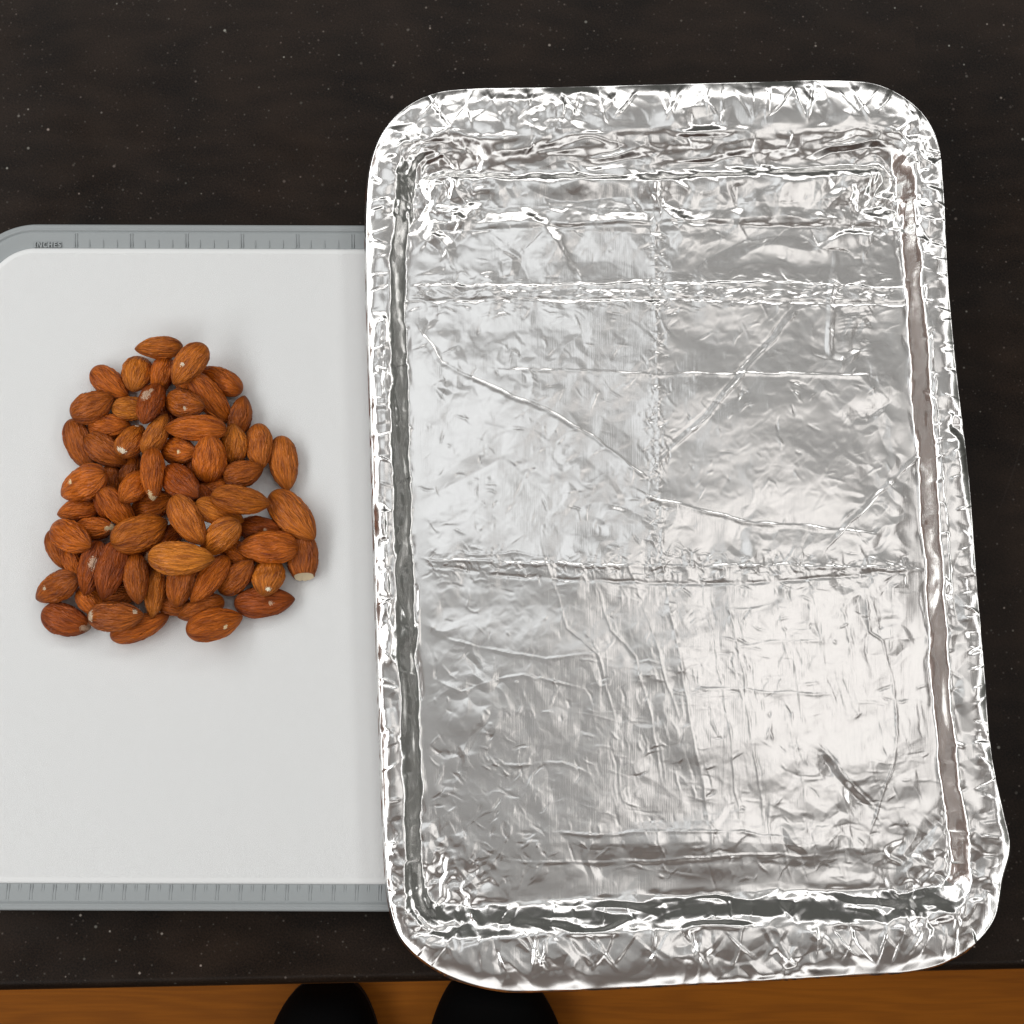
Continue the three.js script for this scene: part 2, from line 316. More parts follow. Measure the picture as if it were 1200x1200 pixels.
    w += wallM2 * (0.00085 * tin(r * 1.8, along * 0.5, 0.0085, 23) + 0.00030 * tin(x, z, 0.013, 21) + 0.00014 * tin(x, z, 0.005, 22));
    w += topM * (0.0010 * tin(x * 0.7, z, 0.017, 31) + 0.00038 * busy * tin(x, z, 0.0062, 32));
    let corner = 0; for (const [cx, cz] of corners) corner = Math.max(corner, 1 - sstep(0.012, 0.042, Math.hypot(x - cx, z - cz)));
    w += corner * sstep(-0.012, 0.0, r) * (0.0010 * tin(x, z, 0.0105, 51) + 0.0005 * tin(x, z, 0.0048, 52));
    const n1 = sn(x * 11, z * 17), n2 = sn(x * 38 + 9, z * 52), n3 = sn(x * 130, z * 170 + 4);
    const crumple = sstep(0.05, 0.7, sn(x * 9 + 21, z * 9) * 0.6 + 0.5 * sstep(0.04, 0.0, f));
    w += fm * (0.00042 * n1 + 0.00012 * n2 + 0.000018 * n3 + 0.00028 * tin(x, z, 0.030, 41) + (0.00006 + 0.00022 * crumple) * tin(x, z, 0.008, 42) + 0.00003 * tin(x, z, 0.0034, 43));
    H[k] = h + w;
  }
  // fold lines
  function crease(px, amp, width, kind = 'ridge', fade = 0.25, space = true) {
    const p = space ? px.map(([a, b]) => at(a, b, FL)) : px, reach = (kind === 'tent' ? 1.05 : 2.6) * width;
    let len = 0; const cum = [0];
    for (let k = 1; k < p.length; k++) { len += Math.hypot(p[k][0] - p[k - 1][0], p[k][1] - p[k - 1][1]); cum.push(len); }
    const lo = [Math.min(...p.map(q => q[0])) - reach, Math.min(...p.map(q => q[1])) - reach], hi = [Math.max(...p.map(q => q[0])) + reach, Math.max(...p.map(q => q[1])) + reach];
    const i0 = Math.max(0, Math.floor((lo[0] - X0) / S)), i1 = Math.min(nx - 1, Math.ceil((hi[0] - X0) / S)), j0 = Math.max(0, Math.floor((lo[1] - Z0) / S)), j1 = Math.min(nz - 1, Math.ceil((hi[1] - Z0) / S));
    for (let j = j0; j <= j1; j++) for (let i = i0; i <= i1; i++) {
      const k = j * nx + i; 
      const x = X0 + i * S, z = Z0 + j * S, wob = space ? 0.0006 : 0.0003, xx = x + wob * sn(x * 55, z * 55) + 0.00012 * sn(x * 300, z * 300), zz = z + wob * sn(x * 55 + 40, z * 55) + 0.00012 * sn(x * 300, z * 300 + 9);
      let best = 1e9, side = 1, tt = 0;
      for (let q = 1; q < p.length; q++) {
        const ax = p[q - 1][0], az = p[q - 1][1], bx = p[q][0] - ax, bz = p[q][1] - az, l2 = bx * bx + bz * bz, t = clamp(((xx - ax) * bx + (zz - az) * bz) / l2), ex = xx - ax - t * bx, ez = zz - az - t * bz, e = Math.hypot(ex, ez);
        if (e < best) { best = e; side = bx * ez - bz * ex > 0 ? 1 : -1; tt = (cum[q - 1] + t * Math.sqrt(l2)) / len; }
      }
      if (best > reach) continue;
      const ends = sstep(0, fade, tt) * sstep(0, fade, 1 - tt), vary = 0.75 + 0.5 * sn(tt * len * 60, amp * 1e4);
      const d = best / width;
      let v = 0;
      if (kind === 'ridge') v = Math.exp(-d * d);
      else if (kind === 'tent') v = Math.max(0, Math.sqrt(d * d + 0.0016) < 1 ? 1 - Math.sqrt(d * d + 0.0016) : 0);
      else if (kind === 'lap') v = side > 0 ? Math.exp(-d * d * 0.35) : Math.exp(-d * d * 6);   // one steep flank, one long one
      H[k] += amp * ends * vary * v;
    }
  }
  const mm = 0.001;
  // wide folds where the sheet had been folded, then the sharp lines on them
  crease([[478, 348], [620, 347], [770, 346], [930, 349], [1085, 352]], 0.75 * mm, 16 * mm, 'tent', 0.05);
  crease([[478, 336], [620, 335], [770, 333], [930, 331], [1080, 340]], 0.30 * mm, 0.8 * mm, 'lap', 0.03);
  crease([[470, 352], [620, 351], [770, 350], [930, 354], [1095, 356]], -0.34 * mm, 0.8 * mm, 'ridge', 0.03);
  crease([[490, 664], [640, 662], [780, 661], [930, 664], [1090, 666]], 0.7 * mm, 18 * mm, 'tent', 0.05);
  crease([[495, 655], [640, 660], [790, 664], [930, 662], [1090, 668]], 0.26 * mm, 0.7 * mm, 'lap', 0.03);
  crease([[495, 662], [600, 676], [740, 682], [860, 684], [990, 675], [1075, 668]], -0.24 * mm, 0.8 * mm, 'ridge', 0.05);
  crease([[768, 150], [768, 260], [764, 345], [768, 440], [772, 560], [774, 665]], 0.3 * mm, 12 * mm, 'tent', 0.08);
  crease([[768, 180], [768, 345], [770, 440], [774, 560], [776, 660], [800, 790], [815, 880], [832, 960], [838, 1040]], 0.16 * mm, 0.8 * mm, 'ridge', 0.05);
  crease([[772, 660], [795, 790], [815, 890], [835, 985], [840, 1050]], 0.5 * mm, 20 * mm, 'tent', 0.2);
  crease([[560, 431], [690, 435], [770, 438], [880, 437], [1040, 440]], 0.2 * mm, 0.65 * mm, 'lap', 0.08);
  crease([[483, 375], [520, 425], [580, 456], [640, 480], [700, 514], [745, 550], [770, 572]], 0.24 * mm, 0.7 * mm, 'lap', 0.08);
  crease([[483, 375], [580, 456], [700, 514], [770, 572]], 0.35 * mm, 10 * mm, 'tent', 0.2);
  crease([[940, 360], [905, 400], [870, 440], [830, 490], [785, 528], [762, 555]], 0.22 * mm, 0.7 * mm, 'ridge', 0.1);
  crease([[934, 356], [899, 396], [864, 436], [824, 486], [780, 524]], -0.16 * mm, 0.7 * mm, 'ridge', 0.1);
  crease([[1108, 510], [1075, 538], [1030, 580], [985, 625], [960, 655]], 0.26 * mm, 0.7 * mm, 'lap', 0.1);
  crease([[735, 570], [770, 585], [830, 600], [880, 612], [960, 618], [1040, 628]], 0.26 * mm, 0.7 * mm, 'lap', 0.1);
  for (const [a, amp] of [[[[628, 625], [648, 680], [665, 735], [700, 765], [715, 820], [722, 850]], 0.17], [[[684, 630], [700, 690], [715, 738], [745, 770], [765, 850], [778, 930]], 0.17], [[[725, 635], [750, 700], [768, 750], [780, 800], [800, 850]], 0.17], [[[822, 685], [835, 745], [850, 820], [857, 870], [862, 930], [875, 990]], 0.16], [[[850, 685], [862, 740], [872, 790], [878, 850], [890, 920], [900, 985]], 0.2], [[[905, 690], [918, 730], [935, 800], [945, 870]], 0.12], [[[950, 690], [962, 730], [968, 790]], 0.12], [[[980, 665], [995, 745], [1000, 800]], 0.14], [[[1012, 665], [1020, 740], [1034, 750], [1045, 790], [1052, 860], [1045, 900], [1012, 1000]], 0.3]]) crease(a, 0.62 * amp * mm, 0.48 * mm, 'ridge', 0.15);
  for (const [a, amp] of [[[[775, 758], [850, 760], [900, 752], [1000, 750]], 0.14], [[[790, 805], [870, 808], [940, 812], [1010, 815]], 0.2], [[[560, 890], [610, 897], [660, 893], [700, 912]], 0.22], [[[610, 972], [700, 978], [790, 972], [870, 975], [950, 985]], 0.3], [[[560, 1008], [660, 1010], [760, 1008], [880, 1000], [1000, 1004]], 0.25], [[[500, 790], [540, 810], [610, 790], [660, 800], [700, 812]], 0.2], [[[500, 740], [560, 758], [640, 772], [720, 762]], 0.22], [[[515, 645], [560, 650], [600, 646], [660, 655]], 0.25]]) crease(a, 0.7 * amp * mm, 0.6 * mm, 'lap', 0.2);
  crease([[950, 870], [975, 905], [1005, 935], [1030, 958]], -0.75 * mm, 4.5 * mm, 'tent', 0.25);
  crease([[955, 868], [1032, 955]], 0.3 * mm, 1.1 * mm, 'lap', 0.2);
  crease([[610, 985], [720, 990], [850, 985], [980, 992], [1080, 1012]], 0.85 * mm, 9 * mm, 'tent', 0.2);
  // far end: hanging folds of the loose sheet
  crease([[485, 214], [620, 212], [760, 216], [900, 208], [1045, 200]], 1.5 * mm, 5 * mm, 'lap', 0.05);
  crease([[490, 262], [620, 262], [760, 262], [900, 255], [1050, 262]], 0.75 * mm, 4.5 * mm, 'tent', 0.05);
  crease([[490, 272], [640, 268], [790, 262], [920, 266], [1055, 268]], -0.32 * mm, 0.9 * mm, 'ridge', 0.05);
  crease([[595, 240], [640, 270], [660, 300], [672, 330]], 1.3 * mm, 7 * mm, 'lap', 0.25);
  crease([[500, 235], [505, 275], [525, 290], [530, 320]], 1.4 * mm, 4 * mm, 'tent', 0.3);
  crease([[585, 290], [600, 305], [595, 330]], 0.6 * mm, 4 * mm, 'tent', 0.3);
  crease([[860, 262], [890, 232], [925, 220], [990, 212]], 0.9 * mm, 7 * mm, 'lap', 0.2);
  crease([[950, 262], [975, 240], [1000, 215]], 0.8 * mm, 5 * mm, 'tent', 0.25);
  crease([[975, 300], [960, 290], [990, 275], [1040, 280]], 0.8 * mm, 4 * mm, 'lap', 0.25);
  crease([[978, 280], [980, 310], [975, 340], [972, 385], [975, 430]], 0.4 * mm, 2.2 * mm, 'tent', 0.15);
  for (let n = 0; n < 5; n++) { const y = 372 + n * 4; crease([[980, y], [1010, y - 4], [1025, y - 6]], 0.14 * mm, 0.6 * mm, 'ridge', 0.2); }
  crease([[655, 190], [675, 205], [700, 222]], 0.9 * mm, 3.5 * mm, 'lap', 0.3);
  crease([[870, 170], [885, 195], [910, 205]], 1.3 * mm, 5 * mm, 'tent', 0.3);
  crease([[690, 205], [790, 190], [900, 180], [1040, 176]], 0.7 * mm, 4 * mm, 'tent', 0.2);
  // folds on the rim and the walls
  const rimFold = (n, a, b, wid) => { for (let q = 0; q < n; q++) { const t = (q + rr(0.1, 0.9)) / n, x = lerp(a[0], b[0], t), y = lerp(a[1], b[1], t); const hor = Math.abs(b[0] - a[0]) > Math.abs(b[1] - a[1]); const L = wid * rr(0.3, 0.62), sk = rr(-1, 1) * wid * 0.8; crease(hor ? [[x, y - L], [x + sk * 0.4, y], [x + sk, y + L]] : [[x - L, y], [x, y + sk * 0.3], [x + L, y + sk * 0.7]], rr(0.2, 0.6) * mm * (rnd() < 0.3 ? -1 : 1), rr(0.5, 1.8) * mm, rnd() < 0.5 ? 'lap' : 'tent', 0.3); } };
  rimFold(38, [490, 134], [1060, 126], 46); rimFold(42, [500, 1112], [1140, 1100], 52); rimFold(44, [444, 210], [460, 1050], 24); rimFold(54, [1090, 170], [1160, 1040], 30);
  rimFold(30, [468, 300], [484, 1020], 22); rimFold(36, [1072, 230], [1120, 1010], 26);
  rimFold(12, [520, 180], [1040, 168], 26); rimFold(20, [520, 1074], [1100, 1058], 26);
  // long folds that run along the side rims
  crease([[452, 350], [455, 480], [452, 520]], 0.8 * mm, 2.2 * mm, 'tent', 0.2); crease([[450, 560], [455, 700], [462, 800]], 0.6 * mm, 2 * mm, 'lap', 0.2);
  crease([[470, 360], [472, 520], [478, 660], [482, 820], [488, 960]], 0.5 * mm, 1.3 * mm, 'lap', 0.1); crease([[1082, 360], [1094, 520], [1104, 640], [1110, 720]], 0.6 * mm, 1.5 * mm, 'lap', 0.15);
  // small wrinkles: scattered, denser along the folds and in the near right quarter
  const inFloor = (x, z) => { const i = Math.round((x - X0) / S), j = Math.round((z - Z0) / S); return i > 2 && j > 2 && i < nx - 2 && j < nz - 2 ? floorMask[j * nx + i] : 0; };
  for (let n = 0; n < 2700; n++) {
    let px, py, ang = rr(0, Math.PI);
    const kind = rnd();
    if (kind < 0.22) { px = rr(480, 1085); py = 345 + rr(-1, 1) * rr(4, 26); ang = rr(-0.5, 0.5); }
    else if (kind < 0.40) { px = rr(490, 1085); py = 665 + rr(-1, 1) * rr(3, 26); ang = rr(-0.5, 0.5) + (rnd() < 0.35 ? 1.2 : 0); }
    else if (kind < 0.50) { px = 770 + rr(-1, 1) * rr(3, 16); py = rr(215, 670); }
    else if (kind < 0.66) { px = rr(690, 1100); py = rr(680, 1030); ang = rnd() < 0.6 ? rr(1.25, 1.5) : rr(-0.15, 0.25); }
    else if (kind < 0.72) { px = rr(495, 640); py = rr(860, 1050); }
    else { px = rr(485, 1100); py = rr(215, 1045); }
    const p = at(px, py, FL); if (inFloor(p[0], p[1]) < 0.3) continue;
    const L = rr(0.003, 0.012) * (kind > 0.5 && kind < 0.66 ? 2.4 : 1), c = Math.cos(ang) * L / 2, s = Math.sin(ang) * L / 2, b = rr(-0.25, 0.25);
    crease([[p[0] - c, p[1] - s], [p[0] - s * b, p[1] + c * b], [p[0] + c, p[1] + s]], rr(0.03, 0.15) * (kind > 0.5 && kind < 0.66 ? 0.7 : 1) * mm * (rnd() < 0.4 ? -1 : 1), rr(0.34, 0.55) * mm, rnd() < 0.5 ? 'ridge' : 'lap', 0.45, false);
  }
  // mesh: cells inside the outline, border vertices moved on to it
  const near = (x, z) => { let best = 1e9, bx = x, bz = z; for (let k = 0, p = outer.length - 1; k < outer.length; p = k++) { const ax = outer[p][0], az = outer[p][1], vx = outer[k][0] - ax, vz = outer[k][1] - az, t = clamp(((x - ax) * vx + (z - az) * vz) / (vx * vx + vz * vz)), qx = ax + t * vx, qz = az + t * vz, e = (x - qx) ** 2 + (z - qz) ** 2; if (e < best) { best = e; bx = qx; bz = qz; } } return [bx, bz]; };
  const inside = new Uint8Array(nx * nz), vid = new Int32Array(nx * nz).fill(-1);
  for (let j = 0; j < nz; j++) for (let i = 0; i < nx; i++) inside[j * nx + i] = dO(i, j) > 0 ? 1 : 0;
  const pos = [], nor = [], uv = [], idx = [];
  const hAt = (i, j) => H[clamp(j, 0, nz - 1) * nx + clamp(i, 0, nx - 1)];
  function vert(i, j) {
    const k = j * nx + i; if (vid[k] >= 0) return vid[k];
    let x = X0 + i * S, z = Z0 + j * S;
    if (!inside[k]) [x, z] = near(x, z);
    const gx = (hAt(i + 1, j) - hAt(i - 1, j)) / (2 * S), gz = (hAt(i, j + 1) - hAt(i, j - 1)) / (2 * S), l = Math.hypot(gx, 1, gz);
    pos.push(x, H[k], z); nor.push(-gx / l, 1 / l, -gz / l); uv.push(x * 10, z * 10);
    return vid[k] = pos.length / 3 - 1;
  }
  for (let j = 0; j < nz - 1; j++) for (let i = 0; i < nx - 1; i++) {
    if (!(inside[j * nx + i] || inside[j * nx + i + 1] || inside[(j + 1) * nx + i] || inside[(j + 1) * nx + i + 1])) continue;
    const a = vert(i, j), b = vert(i + 1, j), c = vert(i, j + 1), d = vert(i + 1, j + 1); idx.push(a, c, b, b, c, d);
  }
  const sheet = gridGeometry(new Float32Array(pos), new Uint32Array(idx), new Float32Array(uv), new Float32Array(nor));
  // the wrapped edge: from the outline down round the rim and a little under it
  const dense = []; for (let k = 0; k < outer.length; k++) { const a = outer[k], b = outer[(k + 1) % outer.length], n = Math.max(1, Math.round(Math.hypot(b[0] - a[0], b[1] - a[1]) / 0.0008)); for (let q = 0; q < n; q++) dense.push([lerp(a[0], b[0], q / n), lerp(a[1], b[1], q / n)]); }
  const rings = 9, sp = [], si = [], su = [], M = dense.length;
  for (let k = 0; k < M; k++) {
    const p = dense[(k + M - 3) % M], q = dense[(k + 3) % M], tx = q[0] - p[0], tz = q[1] - p[1], l = Math.hypot(tx, tz), ox = tz / l, oz = -tx / l;
    const i = Math.round((dense[k][0] - X0) / S), j = Math.round((dense[k][1] - Z0) / S), top = hAt(i, j);
    for (let r = 0; r < rings; r++) {
      const t = r / (rings - 1), a = t * Math.PI * 0.9, c = 0.0009 * Math.sin(a * 1.05) * (t > 0 ? 1 : 0), cr = r ? 0.0005 * tin(dense[k][0] + t * 0.01, dense[k][1] + t * 0.013, 0.006, 77) : 0;
      sp.push(dense[k][0] + ox * (c + cr), r ? top - 0.0055 * t + 0.4 * cr : top - 0.00005, dense[k][1] + oz * (c + cr)); su.push(dense[k][0] * 10, dense[k][1] * 10);
    }
  }
  for (let k = 0; k < M; k++) for (let r = 0; r < rings - 1; r++) { const a = k * rings + r, b = ((k + 1) % M) * rings + r; si.push(a, a + 1, b, b, a + 1, b + 1); }
  const skirt = gridGeometry(new Float32Array(sp), new Uint32Array(si), new Float32Array(su));
  const roll = dataTex(1024, 512, (i, j, c) => { c[0] = c[1] = c[2] = 0.5 + 0.2 * sn(i / 3.2, j / 60) + 0.22 * sn(i / 7 + 60, j / 110) + 0.1 * sn(i / 4, j / 4); }, false);
  const foilM = new THREE.MeshPhysicalMaterial({ color: lin(0.855, 0.85, 0.835), metalness: 1, roughness: 0.23, bumpMap: roll, bumpScale: 0.00002, side: THREE.DoubleSide });
  const tray = new THREE.Group();
  mesh(mergeGeometries([sheet, skirt]), foilM, 'foil_cover', tray);
  // the pan under the foil, its brown rim just showing along the left side
  {
    const q = 6, pp = [], pi = [], map = new Map();
    const pv = (i, j) => { const k = j * nx + i; if (map.has(k)) return map.get(k); let x = X0 + i * S, z = Z0 + j * S; if (dO(i, j) <= 0) [x, z] = near(x, z); const [h] = profile(i, j); pp.push(x, h - 0.0035, z); map.set(k, pp.length / 3 - 1); return pp.length / 3 - 1; };
    for (let j = 0; j < nz - q; j += q) for (let i = 0; i < nx - q; i += q) { if (!(dO(i, j) > 0 && dO(i + q, j) > 0 && dO(i, j + q) > 0 && dO(i + q, j + q) > 0)) continue; const a = pv(i, j), b = pv(i + q, j), c = pv(i, j + q), d = pv(i + q, j + q); pi.push(a, c, b, b, c, d); }
    const plate = gridGeometry(new Float32Array(pp), new Uint32Array(pi));
    const bead = [];
    const c = new THREE.CatmullRomCurve3(outer.filter((_, k) => k % 6 === 0).map(([x, z]) => new THREE.Vector3(x, RIM - 0.0052, z)), true, 'centripetal');
    const tube = new THREE.TubeGeometry(c, 500, 0.0013, 8, true); tube.deleteAttribute('uv');
    mesh(mergeGeometries([plate, tube]), std({ color: lin(0.16, 0.06, 0.03), metalness: 0.6, roughness: 0.4, side: THREE.DoubleSide }), 'pan', tray);
  }
  add(tray, 'baking_tray');
  tag(tray, 'rectangular baking tray wrapped in wrinkled aluminium foil, beside the almonds', 'baking tray');
}

// ---------------------------------------------------------------- almonds
{
  const sn3 = (x, y, z) => simplex.noise3d(x, y, z);
  const NU = 104, NV = 60;
  const radius = s => s < 0.4 ? Math.sqrt(Math.max(0, 1 - ((0.4 - s) / 0.4) ** 2.2)) : Math.pow(Math.max(0, 1 - ((s - 0.4) / 0.6) ** 2.3), 0.74);
  function almondGeometry(v, cut = 1) {
    const pos = [], uv = [], idx = [], o = v * 31.7;
    for (let i = 0; i <= NV; i++) {
      const s0 = i / NV, s = cut * (0.5 - 0.5 * Math.cos(Math.PI * Math.pow(s0, cut < 1 ? 0.8 : 1)));
      for (let j = 0; j <= NU; j++) {
        const a = 2 * Math.PI * (j % NU) / NU, r = radius(s), fade = Math.pow(Math.sin(Math.PI * clamp(s, 0, 1)), 0.6);
        // skin wrinkles: ridges that run from the blunt end to the tip, wandering and joining
        const wa = 0.16 * sn3(Math.cos(a) * 0.8 + o, Math.sin(a) * 0.8, s * 2.2) + 0.05 * sn3(Math.cos(a) * 2 + o, Math.sin(a) * 2, s * 6);
        const n = sn3(Math.cos(a + wa) * 4.0 + o, Math.sin(a + wa) * 4.0, s * 0.9), m = sn3(Math.cos(a + wa) * 8 - o, Math.sin(a + wa) * 8, s * 2.4);
        const rid = (Math.abs(n) - 0.35) * 0.14 + (Math.abs(m) - 0.35) * 0.075 + 0.018 * sn(s * 5 + a, o) - (v === 4 ? 0.05 * Math.abs(sn(s * 6, a * 2)) : 0);
        const k = r * (1 + fade * rid);
        const y = Math.sin(a), z = Math.cos(a), sq = Math.pow(Math.abs(y), 0.92) * Math.sign(y);
        pos.push(s - 0.5 - (cut < 1 ? 0.17 * (0.5 + 0.5 * y) * r * Math.pow(s0, 3) : 0), 0.5 * k * sq * (1 + 0.05 * sn(s * 2 + o, a)), 0.5 * k * z + 0.025 * Math.sin(s * 3 + o)); uv.push(j / NU, s);
      }
    }
    for (let i = 0; i < NV; i++) for (let j = 0; j < NU; j++) { const a = i * (NU + 1) + j, b = a + NU + 1; idx.push(a, a + 1, b, a + 1, b + 1, b); }
    const g = gridGeometry(new Float32Array(pos), new Uint32Array(idx), new Float32Array(uv));
    const nr = g.attributes.normal; // close the seam
    for (let i = 0; i <= NV; i++) { const a = i * (NU + 1), b = a + NU, x = nr.getX(a) + nr.getX(b), y = nr.getY(a) + nr.getY(b), z = nr.getZ(a) + nr.getZ(b), l = Math.hypot(x, y, z) || 1; nr.setXYZ(a, x / l, y / l, z / l); nr.setXYZ(b, x / l, y / l, z / l); }
    return g;
  }
  const shapes = [0, 1, 2, 3, 4].map(v => almondGeometry(v));
  const brokenShape = almondGeometry(2, 0.82);
  // skin: streaked brown; some have a nick where the pale flesh shows
  const nicks = { none: [], mid: [[0.24, 0.42, 0.045, 0.085], [0.29, 0.30, 0.02, 0.04]], tip: [[0.25, 0.97, 0.3, 0.035], [0.20, 0.9, 0.05, 0.05]], blunt: [[0.25, 0.09, 0.07, 0.035], [0.33, 0.86, 0.04, 0.03]], fleck: [[0.22, 0.62, 0.018, 0.03]] };
  const skin = (v, kind) => dataTex(256, 256, (i, j, c) => {
    const a = 2 * Math.PI * i / 256, s = j / 256, o = v * 17.3;
    const ca = Math.cos(a), sa = Math.sin(a), wa = 0.14 * sn3(ca * 0.8 + o, sa * 0.8, s * 2.2), cw = Math.cos(a + wa), sw = Math.sin(a + wa);
    const st = sn3(cw * 5 + o, sw * 5, s * 1.1), fine = sn3(cw * 13 + o, sw * 13, s * 3), blot = sn3(ca * 0.9 + o, sa * 0.9, s * 2), dust = sn3(ca * 16 + o, sa * 16, s * 40);
    const k = clamp(0.54 + 0.24 * st + 0.25 * fine + 0.18 * blot + 0.07 * dust);
    c[0] = lerp(0.12, 0.74, k); c[1] = lerp(0.018, 0.220, k); c[2] = lerp(0.003, 0.014, k);
    for (const [u, w, ru, rw] of nicks[kind]) { const d = Math.hypot((i / 256 - u) / ru, (s - w) / rw) / 1.4 + 0.45 * sn(i / 9 + o, j / 9) ; if (d < 1) { const t = sstep(1, 0.85, d); c[0] = lerp(c[0], 0.92, t); c[1] = lerp(c[1], 0.84, t); c[2] = lerp(c[2], 0.46, t); } }
  }, true);
  const relief = [0, 1, 2].map(v => dataTex(512, 256, (i, j, c) => {
    const a = 2 * Math.PI * i / 512, s = j / 256, o = v * 23.1, wa = 0.12 * sn3(Math.cos(a) + o, Math.sin(a), s * 3), cw = Math.cos(a + wa), sw = Math.sin(a + wa);
    c[0] = c[1] = c[2] = clamp(Math.abs(sn3(cw * 7 + o, sw * 7, s * 2)) * 0.7 + Math.abs(sn3(cw * 15 + o, sw * 15, s * 6)) * 0.4);
  }, false));
  const maps = {}; const tex = (v, k) => maps[k + v] ??= skin(v, k);
  const tints = { bright: [1.2, 1.32, 2.0], gold: [1.05, 1.08, 1.5], tan: [0.97, 0.93, 1.3], orange: [1.0, 0.84, 0.9], brown: [0.72, 0.62, 0.8], red: [0.62, 0.45, 0.55] };
  const mats = {};
  const material = (v, k, t) => mats[v + k + t] ??= new THREE.MeshPhysicalMaterial({ map: tex(v, k), bumpMap: relief[v], bumpScale: 0.0005, color: lin(...tints[t]), roughness: 0.38, ior: 1.42, specularIntensity: 0.8 });
  const flesh = std({ color: lin(0.72, 0.60, 0.40), roughness: 0.8 });

